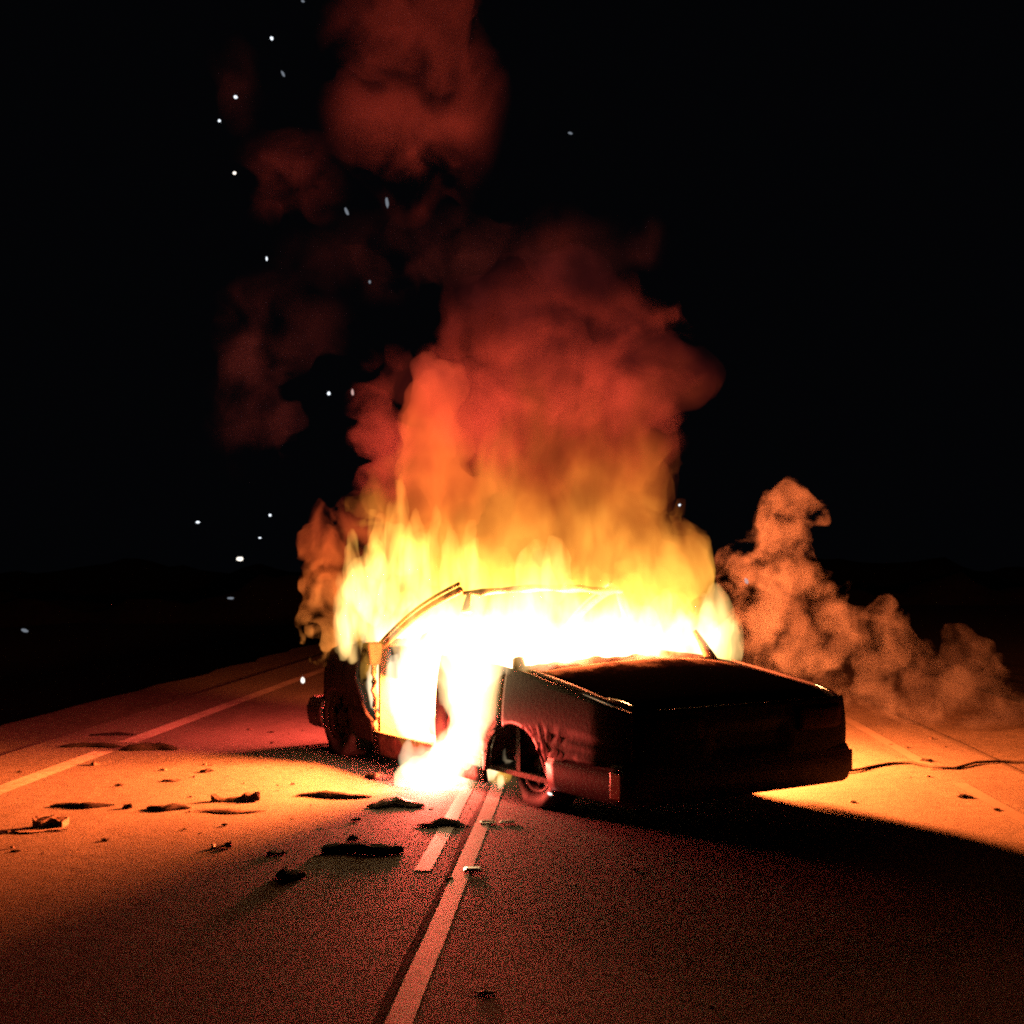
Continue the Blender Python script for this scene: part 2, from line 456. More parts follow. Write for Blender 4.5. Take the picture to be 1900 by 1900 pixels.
M["flame_white"] = flame_mat("white_flame", [(0.0, (1.0, 0.76, 0.46)), (0.5, (1.0, 0.70, 0.30)), (0.75, (1.0, 0.55, 0.12)), (1.0, (1.0, 0.36, 0.05))], None,
                             0.72, 1.45, 7.5, 3.5, (0.26, 0.46), (4.4, 4.4, 1.7), 0.0, 1.4, 5, kh=0.33, step=0.4)
M["flame_door"] = flame_mat("door_flame", [(0.0, (1.0, 0.72, 0.36)), (0.6, (1.0, 0.66, 0.26)), (1.0, (1.0, 0.5, 0.12))], None,
                            0.4, 1.4, 17, 9, (0.20, 0.42), (4.5, 4.5, 1.9), 0.0, 1.2, 4, step=0.5)
M["flame_outer"] = flame_mat("yellow_outer_flame", [(0.0, (1.0, 0.45, 0.06)), (0.6, (1.0, 0.34, 0.04)), (1.0, (1.0, 0.17, 0.025))], None,
                             0.9, 1.9, 3.6, 1.6, (0.42, 0.56), (5.0, 5.0, 1.7), 0.0, 1.5, 6, kh=0.08, step=0.4)
M["flame_tongue"] = flame_mat("yellow_flame", [(0.0, (1.0, 0.60, 0.20)), (0.5, (1.0, 0.46, 0.08)), (1.0, (1.0, 0.28, 0.03))], None,
                              1.0, 2.1, 9, 4, (0.36, 0.55), (7.0, 7.0, 2.0), 0.0, 1.2, 4, step=0.5)
M["flame_orange"] = flame_mat("orange_fire", [(0.0, (1.0, 0.46, 0.06)), (0.25, (1.0, 0.27, 0.032)), (0.45, (1.0, 0.13, 0.027)), (0.7, (1.0, 0.085, 0.05)), (1.0, (1.0, 0.11, 0.10))], None,
                              1.2, 3.5, 3.4, 0.04, (0.24, 0.58), (2.5, 2.5, 1.3), 0.4, 1.4, 8, step=0.4)
M["flame_roll"] = flame_mat("rolling_red_fire", [(0.0, (1.0, 0.22, 0.03)), (0.5, (1.0, 0.11, 0.03)), (1.0, (1.0, 0.10, 0.05))], None,
                            1.8, 3.2, 3.0, 1.2, (0.20, 0.60), (2.6, 2.6, 1.6), 0.5, 1.0, 5)
M["flame_side"] = flame_mat("curling_orange_fire", [(0.0, (1.0, 0.30, 0.05)), (0.5, (1.0, 0.16, 0.028)), (1.0, (1.0, 0.09, 0.035))], None,
                            0.8, 2.0, 6.0, 0.8, (0.44, 0.60), (4.2, 4.2, 3.2), 1.5, 1.4, 7)
M["smoke_red"] = smoke_mat("fire_lit_smoke", (0.015, 0.0085, 0.020), 4.4, (0.46, 0.57), 1.6, 8, 0.0, fade=0.12, rise=(2.5, 3.4), fall=(3.7, 5.0))
M["smoke_top"] = smoke_mat("high_smoke", (0.042, 0.025, 0.060), 2.3, (0.46, 0.60), 1.7, 8, 0.0, fade=0.5)
M["smoke_thin"] = smoke_mat("thin_smoke", (0.035, 0.030, 0.09), 0.35, (0.44, 0.62), 2.6, 7, 0.0, fade=0.8)
M["smoke_plume"] = smoke_mat("curling_smoke", (0.020, 0.011, 0.026), 3.2, (0.42, 0.60), 2.8, 7, 0.0, fade=0.3, rise=(2.2, 2.8))
M["smoke_wisp"] = smoke_mat("dim_smoke", (0.034, 0.022, 0.06), 1.2, (0.46, 0.62), 2.8, 7, 0.0, fade=0.8)
M["smoke_low"] = smoke_mat("rolling_smoke", (0.030, 0.035, 0.046), 6.0, (0.475, 0.585), 3.6, 8, 0.0, step=1.0)

# ------------------------------------------------------------------ setting: ground, road, markings
RDIR = Vector((140.0 / F_PX, 1.0, 0)).normalized()      # direction of the road
RNRM = Vector((RDIR.y, -RDIR.x, 0))                     # to its right

def rd(lat, along, z):
    return RNRM * lat + RDIR * along + Vector((0, 0, z))

def lat_of(x, y):
    return on_ground(x, y).dot(RNRM)

LAT_C = -0.585; LAT_L = -3.75; LAT_R = 2.45; LAT_SEAM = 3.00

def strip(name, l0, l1, a0, a1, z, mat, step=4.0, wob=0.0):
    n = max(1, int((a1 - a0) / step)); V = []; Fc = []
    for i in range(n + 1):
        a = a0 + (a1 - a0) * i / n
        w0, w1 = (random.uniform(-wob, wob), random.uniform(-wob, wob)) if wob else (0, 0)
        V += [rd(l0 + w0, a, z), rd(l1 + w1, a, z)]
    for i in range(n): Fc.append((2*i, 2*i+1, 2*i+3, 2*i+2))
    return mesh_obj(name, V, Fc, mat, smooth=False)

# terrain: level under the road, dropping off as an embankment on the left, low mounds far off
def terrain():
    lats = [-600, -200, -80, -45, -30, -22, -16, -12, -9, -7, -6, -5.4, -5.0, -4.6, 0, 4.6, 5.2, 5.8, 7, 9, 12, 16, 24, 40, 80, 200, 600]
    al = [-40, -10, 0] + [i * 1.0 for i in range(2, 30)] + [32, 36, 42, 50, 60, 75, 95, 130, 200, 400, 900]
    V, Fc = [], []
    rs = np.random.RandomState(3)
    for a in al:
        for l in lats:
            z = -0.05
            if l < -4.6:
                t = min(1.0, (-4.6 - l) / 5.0); z = -0.05 - 1.6 * t * t * (3 - 2 * t) * 1.0
                z += rs.uniform(-.05, .05) * min(1, (-4.6 - l) / .8)
            if l > 4.6:
                t = min(1.0, (l - 4.6) / 4.0); z = -0.05 - 0.5 * t + rs.uniform(-.05, .05) * min(1, (l - 4.6) / .8)
            if a > 120 or abs(l) > 40: z -= 1.0
            V.append(rd(l, a, z))
    n = len(lats)
    for i in range(len(al) - 1):
        for j in range(n - 1): Fc.append((i*n+j, i*n+j+1, (i+1)*n+j+1, (i+1)*n+j))
    return mesh_obj("ground", V, Fc, M["earth"])
tag(terrain(), kind="structure")
def ridge(name, dist, h0, h1, sc, seed):
    V, Fc = [], []; rs = np.random.RandomState(seed); n = 260
    xs = np.linspace(-dist * 1.6, dist * 1.6, n)
    hh = h0 + (h1 - h0) * (0.5 + 0.5 * fbm(xs / sc, xs * 0 + seed, xs * 0 + .5, 1.0, 6, 0.62))
    for x, h in zip(xs, hh):
        y = dist + .0004 * x * x
        V += [(x, y - 6 - h, -3.0), (x, y - 2, h * .55), (x, y, h), (x, y + 8, h * .5), (x, y + 14, -3.0)]
    for i in range(n - 1):
        for j in range(4): Fc.append((i*5+j, (i+1)*5+j, (i+1)*5+j+1, i*5+j+1))
    return mesh_obj(name, V, Fc, M["earth"])
tag(ridge("hills", 150, 0.5, 4.5, 22.0, 4), kind="structure")
tag(ridge("hills", 75, -1.5, 2.2, 7.0, 9), kind="structure")
tag(strip("road", -4.45, LAT_SEAM, -20, 260, 0.0, M["asphalt"]), kind="structure")
tag(strip("road_shoulder", LAT_SEAM, 4.6, -20, 260, -0.004, M["shoulder"]), kind="structure")
tag(strip("road_verge", -5.3, -4.45, -20, 260, -0.02, M["shoulder"], 0.8, 0.10), kind="structure")
tag(strip("road_seam", LAT_SEAM - .02, LAT_SEAM + .03, -20, 260, 0.004, M["seam"], 1.2, 0.012), kind="structure")
tag(strip("centre_seam", LAT_C - .070, LAT_C - .052, -6, 60, 0.004, M["seam"], 0.9, 0.012), kind="structure")
tag(strip("centre_line", LAT_C - .038, LAT_C + .045, -6, 120, 0.004, M["white_line"], .6, 0.004), kind="structure")
for a0 in (5.75, 16.0, 28.0):
    tag(strip("centre_dash", LAT_C - .225, LAT_C - .145, a0, a0 + 3.2, 0.004, M["worn_line"], .5, 0.004), kind="structure")
tag(strip("edge_line", LAT_L - .08, LAT_L + .08, -6, 9.4, 0.004, M["edge_line"], .6, 0.004), kind="structure")
tag(strip("edge_line", LAT_L - .08, LAT_L + .08, 9.9, 120, 0.004, M["edge_line"], .6, 0.004), kind="structure")
tag(strip("edge_line", LAT_R - .05, LAT_R + .05, -6, 8.35, 0.004, M["worn_line"], .6, 0.004), kind="structure")
tag(strip("edge_line", LAT_R - .05, LAT_R + .05, 8.9, 120, 0.004, M["worn_line"], .6, 0.004), kind="structure")

# small raised road markers on the centre line
def road_marker(px, py, label):
    p = on_ground(px, py)
    bm = bmesh.new()
    add_box(bm, -.045, .045, -.03, .03, 0.0, .014, .005)
    for v in bm.verts:
        if v.co.z > .008: v.co.x *= .75; v.co.y *= .6
    o = bm_obj("road_marker", bm, M["marker"], None, (p.x, p.y, 0.008))
    tag(o, label, "road marker", "road markers along the centre line")
road_marker(878, 1618, "small pale raised road marker halfway down the centre line, nearest of three")
road_marker(905, 1529, "small raised road marker on the centre line just before the car")
road_marker(941, 1529, "small raised road marker right of the centre line near the rear wheel")

# ------------------------------------------------------------------ the burning car
CX, CY = CW / 2, 2.04
car = empty("burning_car", cw(CY, CX, 0), PHI)
tag(car, "dark burnt saloon car on fire, turned askew across the road centre line", "car")

def lc(u, v, z): return Vector((v - CX, u - CY, z))

ZTOP_U = [0.0, 0.10, 0.3, 0.6, 0.95, 1.3, 2.0, 2.9, 3.25, 3.6, 3.9, 4.02, 4.08]
ZTOP_Z = [0.645, 0.672, 0.705, 0.75, 0.80, 0.83, 0.85, 0.86, 0.86, 0.82, 0.755, 0.70, 0.64]
RW, FW, ARCH = 1.05, 3.56, 0.32
def z_top(u): return interp(u, ZTOP_U, ZTOP_Z)
def z_low(u):
    b = interp(u, [0, .5, .7, 1.5, 2.9, 3.9, 4.08], [.36, .34, .22, .17, .17, .2, .25])
    for c in (RW, FW):
        d = abs(u - c)
        if d < ARCH: b = max(b, .20 + math.sqrt(max(0, ARCH**2 - d*d)) * 0.92)
    return b
def inset(u, z):
    """distance of the skin from the widest line"""
    t = (z - .46)
    w = 0.30 * t * t if t > 0 else 0.22 * t * t
    if z > .47: w += 0.0
    e = 0.0
    if u < .32: e = .075 * (1 - u / .32) ** 2.6
    if u > 3.55: e = .16 * ((u - 3.55) / .53) ** 2
    return .012 + w + e

def side_panel(name, u0, u1, left=True, lo=z_low, hi=z_top, nu=40, nz=14, mat=None, crease=True, us=None):
    us = us or [u0 + (u1 - u0) * i / nu for i in range(nu + 1)]
    V, Fc = [], []
    for u in us:
        a, b = lo(u), hi(u)
        for j in range(nz + 1):
            z = a + (b - a) * j / nz
            ins = inset(u, z)
            if crease and abs(z - .47) < .012: ins += .008
            if crease and abs(z - .36) < .016: ins -= .010
            v = ins if left else CW - ins
            V.append(lc(u, v, z))
    n = nz + 1
    for i in range(len(us) - 1):
        for j in range(nz): Fc.append((i*n+j, i*n+j+1, (i+1)*n+j+1, (i+1)*n+j))
    o = mesh_obj(name, V, Fc, mat or M["paint"], car)
    solidify(o, 0.03, 0)
    return o

for left in (True, False):
    side_panel("rear_wing", 0.0, 1.18, left, nu=48)
    side_panel("rear_quarter_sill", 1.18, 1.42, left, hi=lambda u: .40 + (1.42 - u) * .25, nu=8, nz=6, mat=M["burnt"])
    side_panel("front_wing", 2.93, 4.06, left, nu=56,
               hi=lambda u: z_top(u) if u > 3.22 else max(z_low(u) + .04, interp(u, [2.93, 3.05, 3.16, 3.22], [.30, .40, .56, .62])))
    side_panel("door_sill", 1.42, 2.93, left, lo=lambda u: .09, hi=lambda u: .25, nu=14, nz=4, mat=M["burnt"], crease=False)
    side_panel("centre_pillar", 1.83, 1.99, left, lo=lambda u: .25, hi=lambda u: .85, nu=3, nz=12, mat=M["char"], crease=False)

# right hand doors are still hung, their windows gone
side_panel("door", 1.20, 1.83, False, lo=lambda u: max(.26, z_low(u) + .02), nu=12)
side_panel("door", 2.00, 2.92, False, lo=lambda u: .26, nu=14)
side_panel("door", 1.20, 1.83, True, lo=lambda u: max(.26, z_low(u) + .02), nu=12, mat=M["burnt"])

# boot lid: crowned sheet, creased across, rolling over into the tail
def lid():
    nu, nv = 30, 28
    V, Fc = [], []
    for i in range(nu + 1):
        u = 0.035 + (0.93 - 0.035) * i / nu
        for j in range(nv + 1):
            t = j / nv
            w0 = inset(u, z_top(u)) + .055; v = w0 + (CW - 2 * w0) * t
            s = 2 * t - 1
            z = z_top(u) + .052 * (1 - s * s) * min(1, (u + .05) / .9) + .006
            if u < .2: z -= .05 * (1 - u / .2) ** 2
            z += .005 * math.sin(5 * v + 2 * u) * u
            V.append(lc(u, v, z))
    n = nv + 1
    for i in range(nu):
        for j in range(nv): Fc.append((i*n+j, i*n+j+1, (i+1)*n+j+1, (i+1)*n+j))
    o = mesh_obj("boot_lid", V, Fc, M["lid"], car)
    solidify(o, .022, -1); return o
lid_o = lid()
# scorched strip between boot lid and the empty rear window
def scuttle(name, u0, u1, zf, mat, bumpy=.012):
    nv = 40; V, Fc = [], []
    rows = [(0, 0.0), (.33, .02), (.7, .03), (1, .0)]
    for a, dz in rows:
        u = u0 + (u1 - u0) * a
        for j in range(nv + 1):
            t = j / nv; s = 2 * t - 1
            w0 = inset(u, z_top(u)) + .05; v = w0 + (CW - 2 * w0) * t
            z = zf(u, s) + dz + bumpy * (math.sin(17 * v + a * 5) * .5 + math.sin(41 * v + a * 9) * .4)
            V.append(lc(u, v, z))
    n = nv + 1
    for i in range(3):
        for j in range(nv): Fc.append((i*n+j, i*n+j+1, (i+1)*n+j+1, (i+1)*n+j))
    o = mesh_obj(name, V, Fc, mat, car); solidify(o, .03, -1); return o
scuttle("window_ledge", 0.945, 1.17, lambda u, s: z_top(u) + .045 * (1 - s * s) - .022, M["burnt"], .014)
# edge trims along the wings
for left in (True, False):
    pts = []
    for i in range(25):
        u = .06 + .9 * i / 24
        ins = inset(u, z_top(u)) + .02
        pts.append(lc(u, ins if left else CW - ins, z_top(u) + .014))
    V, Fc = tube(pts, [.007 + .012 * (1 - abs(2 * i / 24 - 1)) ** .5 for i in range(25)], 6, .7)
    mesh_obj("wing_trim", V, Fc, M["edge_light"], car)
    pts = []
    for i in range(10):
        u = .055 + .17 * i / 9
        ins = inset(u, z_top(u)) + .045
        pts.append(lc(u, ins if left else CW - ins, z_top(u) + .022))
    V, Fc = tube(pts, [.002 + .009 * math.sin(PI * i / 9) for i in range(10)], 6, .7)
    mesh_obj("wing_tip_trim", V, Fc, M["chrome"], car)

# tail: curved panel with recess, lights, number plate holder, bumper
def tail_panel():
    nv, nz = 32, 12; V, Fc = [], []
    for j in range(nz + 1):
        z = .33 + (.665 - .33) * j / nz
        for i in range(nv + 1):
            t = i / nv; s = 2 * t - 1
            w0 = inset(0.0, z) - .03
            v = w0 + (CW - 2 * w0) * t
            u = -.04 * (1 - s ** 6) + .012 * ((z - .45) / .2) ** 2
            if abs(s) < .34 and .40 < z < .55: u += .022
            V.append(lc(u, v, z))
    n = nv + 1
    for j in range(nz):
        for i in range(nv): Fc.append((j*n+i, j*n+i+1, (j+1)*n+i+1, (j+1)*n+i))
    o = mesh_obj("tail_panel", V, Fc, M["paint"], car); solidify(o, .02, 0); return o
tail_panel()
for s in (-1, 1):
    V, Fc = [], []
    for k in range(9):
        t = k / 8
        v = CW / 2 + s * (.36 + .38 * t)
        u = -.040 + .038 * t ** 4
        for z in (.50, .515, .595, .61):
            V.append(lc(u - (.008 if .505 < z < .6 else 0), v, z))
    for k in range(8):
        for j in range(3): Fc.append((k*4+j, k*4+j+1, (k+1)*4+j+1, (k+1)*4+j))
    o = mesh_obj("tail_light", V, Fc, M["tail"], car); solidify(o, .02, 1)

def bumper(name, rear=True):
    V, Fc = [], []; path = []
    for i in range(13): path.append((.64 - .5 * i / 12 , .022 if i < 12 else .022))
    base = []
    ln = 0.66 if rear else 0.30
    for i in range(10): base.append((ln * (1 - i / 9.0) , 0.0 + (.015 * (i / 9.0))))
    prof = []
    for (u, v) in base: prof.append((u, v, (-1, 0)))
    cornr = []
    for i in range(1, 8):
        a = PI / 2 * i / 7
        cornr.append((-.05 * math.sin(a), .018 + .10 * (1 - math.cos(a))))
    allp = [(u + .02, v) for u, v in base] + [(u + .02, v) for u, v in cornr]
    mid = [(-.030 - .02 * (1 - (2 * k / 10 - 1) ** 2), .118 + (CW - .236) * k / 10) for k in range(1, 10)]
    right = [(u, CW - v) for u, v in reversed(allp)]
    pts = allp + mid + right
    zs = [(.155, .030), (.17, .008), (.215, -.004), (.30, -.012), (.318, 0.0), (.335, .004), (.355, .012), (.37, .035)]
    for (u, v) in pts:
        cvec = Vector((CW / 2 - v, 0.5 - u)).normalized()
        for (z, ins_) in zs:
            uu = u + ins_ * cvec.y; vv = v + ins_ * cvec.x
            if not rear: uu = CL - uu
            V.append(lc(uu, vv, z + (0.012 if rear else .03)))
    n = len(zs)
    for i in range(len(pts) - 1):
        for j in range(n - 1): Fc.append((i*n+j, i*n+j+1, (i+1)*n+j+1, (i+1)*n+j))
    o = mesh_obj(name, V, Fc, M["bumper"], car); solidify(o, .02, 0); return o
rb = bumper("rear_bumper", True)
fb = bumper("front_bumper", False)
# side marker lens at the end of the rear bumper
bm = bmesh.new(); add_box(bm, -.012, .012, -.045, .05, -.065, .075, .008)
mk = bm_obj("side_marker", bm, M["amber"], rb, lc(.045, -.004, .265))
bm = bmesh.new(); add_box(bm, -.012, .012, -.045, .05, -.065, .075, .008)
bm_obj("side_marker", bm, M["amber"], rb, lc(.045, CW + .004, .265))

# bonnet, front panel, headlights
def bonnet():
    nu, nv = 16, 20; V, Fc = [], []
    for i in range(nu + 1):
        u = 3.0 + (4.05 - 3.0) * i / nu
        for j in range(nv + 1):
            t = j / nv; s = 2 * t - 1
            w0 = inset(u, z_top(u)) + .02; v = w0 + (CW - 2 * w0) * t
            V.append(lc(u, v, z_top(u) + .04 * (1 - s * s) + .004))
    n = nv + 1
    for i in range(nu):
        for j in range(nv): Fc.append((i*n+j, i*n+j+1, (i+1)*n+j+1, (i+1)*n+j))
    solidify(mesh_obj("bonnet", V, Fc, M["paint"], car), .02, -1)
bonnet()
scuttle("windscreen_ledge", 2.90, 3.0, lambda u, s: z_top(u) + .04 * (1 - s * s), M["burnt"])
bm = bmesh.new(); add_box(bm, .2 - CX, CW - .2 - CX, 4.02 - CY, 4.05 - CY, .38, .66, .01); bm_obj("grille", bm, M["black"], car)
for s in (-1, 1):
    bm = bmesh.new(); x = s * .56; add_box(bm, x - .15, x + .15, 4.045 - CY, 4.075 - CY, .47, .62, .012)
    bm_obj("headlight", bm, M["lamp_glass"], car)

# floor pan, bulkheads, rear seat back: what keeps the light in
bm = bmesh.new(); add_box(bm, .07 - CX, CW - .07 - CX, -.01 - CY, 3.98 - CY, .17, .20); bm_obj("floor_pan", bm, M["burnt"], car)
bm = bmesh.new(); add_box(bm, .08 - CX, CW - .08 - CX, 1.10 - CY, 1.14 - CY, .20, .83); bm_obj("rear_bulkhead", bm, M["burnt"], car)
bm = bmesh.new(); add_box(bm, .08 - CX, CW - .08 - CX, 2.94 - CY, 2.97 - CY, .20, .85); bm_obj("front_bulkhead", bm, M["burnt"], car)
bm = bmesh.new(); add_box(bm, .2 - CX, CW - .2 - CX, .80 - CY, 1.3 - CY, .07, .17, .03); bm_obj("rear_axle", bm, M["burnt"], car)
bm = bmesh.new(); add_box(bm, .15 - CX, CW - .15 - CX, 2.72 - CY, 2.93 - CY, .62, .86, .03); bm_obj("dashboard", bm, M["char"], car)

# roof, windscreen pillars, rear pillars
def roof():
    nu, nv = 10, 16; V, Fc = [], []
    for i in range(nu + 1):
        u = 1.86 + (2.08 - 1.86) * i / nu
        for j in range(nv + 1):
            s = 2 * j / nv - 1
            v = CW / 2 + s * .60
            V.append(lc(u, v, 1.270 + .035 * (1 - s * s) - .03 * ((u - 1.9) / .2) ** 2 * .6 + .008 * math.sin(11 * s + 9 * u)))
    n = nv + 1
    for i in range(nu):
        for j in range(nv): Fc.append((i*n+j, i*n+j+1, (i+1)*n+j+1, (i+1)*n+j))
    solidify(mesh_obj("roof", V, Fc, M["burnt"], car), .03, -1)
roof()
def lerp3(a, b, t): return a + (b - a) * t
for left in (True, False):
    sv = (lambda v: v) if left else (lambda v: CW - v)
    A0, A1 = lc(2.93, sv(.07), .83), lc(2.04, sv(.22), 1.275)
    for k, (off, r0, r1, mt, nm) in enumerate(((0.0, .024, .026, M["burnt"], "windscreen_pillar"), (.042, .012, .014, M["black"], "window_seal"))):
        pts = []
        for i in range(15):
            t = i / 14
            p = lerp3(A0, A1, t); p.z += .040 * math.sin(PI * t) + off * 1.0
            p.y += .02 * math.sin(PI * t) + off * .45
            pts.append(p)
        V, Fc = tube(pts, [r0 + (r1 - r0) * i / 14 for i in range(15)], 8)
        mesh_obj(nm, V, Fc, mt, car)
    pts = [lerp3(lc(1.12, sv(.09), .80), lc(1.44, sv(.22), 1.26), i / 8) + Vector((0, 0, .03 * math.sin(PI * i / 8))) for i in range(9)]
    pts = pts[:2] if left else pts[:4]                    # burnt off to a stub
    V, Fc = tube(pts, [.045 - .01 * i for i in range(len(pts))], 8)
    mesh_obj("rear_pillar", V, Fc, M["burnt"], car)
    pts = [lc(1.93, sv(.09), .85), lc(1.94, sv(.14), 1.0), lc(1.95, sv(.20), 1.15), lc(1.95, sv(.235), 1.26)]
    if not left:
        V, Fc = tube(pts, .025, 6); mesh_obj("upper_pillar", V, Fc, M["burnt"], car)
    else:   # only a stub hangs from the roof on this side
        V, Fc = tube([lc(1.93, .20, 1.13), lc(1.94, .215, 1.19), lc(1.94, .23, 1.26)], [.04, .026, .014], 6)
        mesh_obj("broken_pillar", V, Fc, M["burnt"], car)
    # door mirror foot at the pillar base
    bm = bmesh.new(); add_box(bm, -.05, .05, -.04, .05, -.07, .09, .02)
    for v in bm.verts: v.co.x *= 1 + (.3 if v.co.z > 0 else -.1)
    bm_obj("door_mirror", bm, M["char"], car, lc(2.90, sv(.0), .80), True)
    # door hinge edge of the front wing: warped lit jamb
    pts = [lc(2.93 + .015 * math.sin(9 * i), sv(.03 + .01 * math.sin(7 * i)), .24 + .55 * i / 9) for i in range(10)]
    V, Fc = tube(pts, [.022 + .012 * math.sin(3.1 * i) ** 2 for i in range(10)], 7)
    mesh_obj("door_jamb", V, Fc, M["burnt"], car)

# inner wheel houses
for left in (True, False):
    for u in (RW, FW):
        V, Fc = [], []
        for i in range(13):
            a = PI * (i / 12); uu = u + .36 * math.cos(a); zz = .20 + .34 * math.sin(a)
            for v in (.06, .40): V.append(lc(uu, v if left else CW - v, zz))
        V.append(lc(u, .40 if left else CW - .40, .20)); V.append(lc(u, .40 if left else CW - .40, .10))
        for i in range(12):
            Fc.append((2*i, 2*i+1, 2*i+3, 2*i+2)); Fc.append((2*i+1, 26, 2*i+3))
        solidify(mesh_obj("wheel_house", V, Fc, M["black"], car), .01, 0)

# seats, steering wheel
for sx_ in (.42, 1.28):
    st = bpy.data.objects.new("front_seat", None); COL.objects.link(st); st.parent = car; st.location = lc(2.0, sx_, .2)
    bm = bmesh.new(); add_box(bm, -.23, .23, -.05, .45, .06, .20, .04); bm_obj("seat_cushion", bm, M["seat"], st)
    bm = bmesh.new(); add_box(bm, -.21, .21, -.16, -.04, .16, .70, .05)
    for v in bm.verts: v.co.y -= (v.co.z - .2) * .22
    bm_obj("seat_back", bm, M["seat"], st)
bm = bmesh.new(); add_box(bm, .16 - CX, CW - .16 - CX, 1.16 - CY, 1.62 - CY, .22, .38, .04); bm_obj("rear_seat", bm, M["seat"], car)
bm = bmesh.new()
rr = .18
V, Fc = [], []
for i in range(20):
    a = 2 * PI * i / 20
    for j in range(6):
        b = 2 * PI * j / 6
        V.append(Vector(((rr + .016 * math.cos(b)) * math.cos(a), .016 * math.sin(b), (rr + .016 * math.cos(b)) * math.sin(a))))
for i in range(20):
    for j in range(6): Fc.append((i*6+j, i*6+(j+1) % 6, ((i+1) % 20)*6+(j+1) % 6, ((i+1) % 20)*6+j))
bm.free()
sw = mesh_obj("steering_wheel", V, Fc, M["char"], car, lc(2.66, .42, .80)); sw.rotation_euler = (math.radians(-25), 0, 0)

# wheels: sunken tyres on sooty rims
def wheel(u, v, left, steer=0.0, r=.285, wd=.18):
    root = bpy.data.objects.new("wheel", None); COL.objects.link(root); root.parent = car
    root.location = lc(u, v, r - .012); root.rotation_euler = (0, 0, steer)
    n = 36; V, Fc = [], []
    prof = [(r * .62, -.42), (r * .80, -.5), (r * .93, -.47), (r * .99, -.36), (r, -.15), (r, .15), (r * .99, .36), (r * .93, .47), (r * .80, .5), (r * .62, .42)]
    for i in range(n):
        a = 2 * PI * i / n
        for (q, x) in prof:
            z = math.sin(a) * q
            bul = 1.0
            if z < -r * .80: bul = 1.15; z = max(z, -r + .012)
            V.append(Vector((x * wd * bul, math.cos(a) * q, z)))
    m = len(prof)
    for i in range(n):
        for j in range(m - 1): Fc.append((i*m+j, i*m+j+1, ((i+1) % n)*m+j+1, ((i+1) % n)*m+j))
    o = mesh_obj("tyre", V, Fc, M["rubber"], root); solidify(o, .012, 0)
    sgn = -1 if left else 1
    bm = bmesh.new()
    V, Fc = [], []
    for i in range(n):
        a = 2 * PI * i / n
        for (q, x) in ((r * .63, .44), (r * .55, .40), (r * .50, .28), (r * .24, .30), (r * .20, .38), (.002, .40)):
            V.append(Vector((sgn * x * wd, math.cos(a) * q, math.sin(a) * q)))
    for i in range(n):
        for j in range(5):
            if j == 2 and i % 6 in (1, 2): continue       # ventilation openings
            Fc.append((i*6+j, i*6+j+1, ((i+1) % n)*6+j+1, ((i+1) % n)*6+j))
    bm.free()
    o = mesh_obj("rim", V, Fc, M["rim"], root); solidify(o, .008, 0)
for left in (True, False):
    wheel(RW - .06, .21 if left else CW - .21, left, 0.0, .25)
    wheel(FW, .125 if left else CW - .125, left, 0.0, .30)

# ------------------------------------------------------------------ fire
fire = empty("fire", cw(2.0, .8, .0))
tag(fire, "blazing white, yellow and orange flames pouring out of the car cabin", "fire")

def C3(u, v, z): return tuple(cw(u, v, z))
PIL = [(C3(1.90, -.10, .56), (.17, .18, .34)), (C3(1.76, -.22, .58), (.17, .14, .32)), (C3(1.0, .1, .24), (.38, .42, .36)), (C3(.62, .86, .95), (.52, .7, .16)), (C3(.62, .1, .9), (.5, .3, .2)), (C3(.62, 1.6, .9), (.5, .3, .2))]            # the charred centre pillar keeps the flames off
core = [(C3(1.5, .85, .72), (.42, .55, .42)), (C3(2.3, .90, .72), (.50, .50, .45)), (C3(2.62, .80, .8), (.26, .5, .42)), (C3(2.58, .52, .58), (.30, .34, .36)), (C3(2.25, .5, .45), (.35, .34, .3)), (C3(2.74, .34, .60), (.24, .26, .40)), (C3(2.4, .3, .6), (.26, .22, .4)),
        (C3(1.5, .35, .7), (.34, .34, .45)), (C3(1.42, .9, 1.02), (.36, .45, .20)), (C3(1.40, 1.42, 1.02), (.32, .26, .22)),
        (C3(1.38, .45, 1.0), (.26, .25, .18)), (C3(2.75, .62, 1.08), (.36, .36, .28)), (C3(2.5, .85, 1.15), (.42, .42, .26)),
        (C3(2.95, .62, 1.12), (.25, .28, .30)), (C3(3.12, .55, 1.08), (.16, .2, .2)), (C3(3.35, .45, .98), (.26, .3, .22)), (C3(3.08, .12, .62), (.10, .10, .26)),
        (C3(1.95, .32, .5), (.3, .2, .40)), (C3(1.58, .10, .52), (.2, .10, .32)), (C3(1.36, .08, .62), (.14, .10, .22)), (C3(2.2, .12, .62), (.2, .12, .34)),
        (C3(1.22, .04, .98), (.22, .16, .20)), (C3(1.55, .05, .95), (.26, .15, .28)), 
        (C3(1.80, -.04, .12), (.16, .08, .12)), (C3(1.75, 1.75, .7), (.5, .22, .35)), (C3(2.3, 1.75, .7), (.4, .2, .3)),
        (C3(1.34, .06, 1.15), (.2, .15, .2)), (C3(1.34, .8, 1.16), (.2, .4, .14)), (C3(1.34, 1.35, 1.12), (.22, .3, .16))]
blob_mesh("cabin_flame", core, M["flame_white"], fire, .035, .045, .12, 4.6, 4, 1.3, 0.01, 2.2, False, PIL)
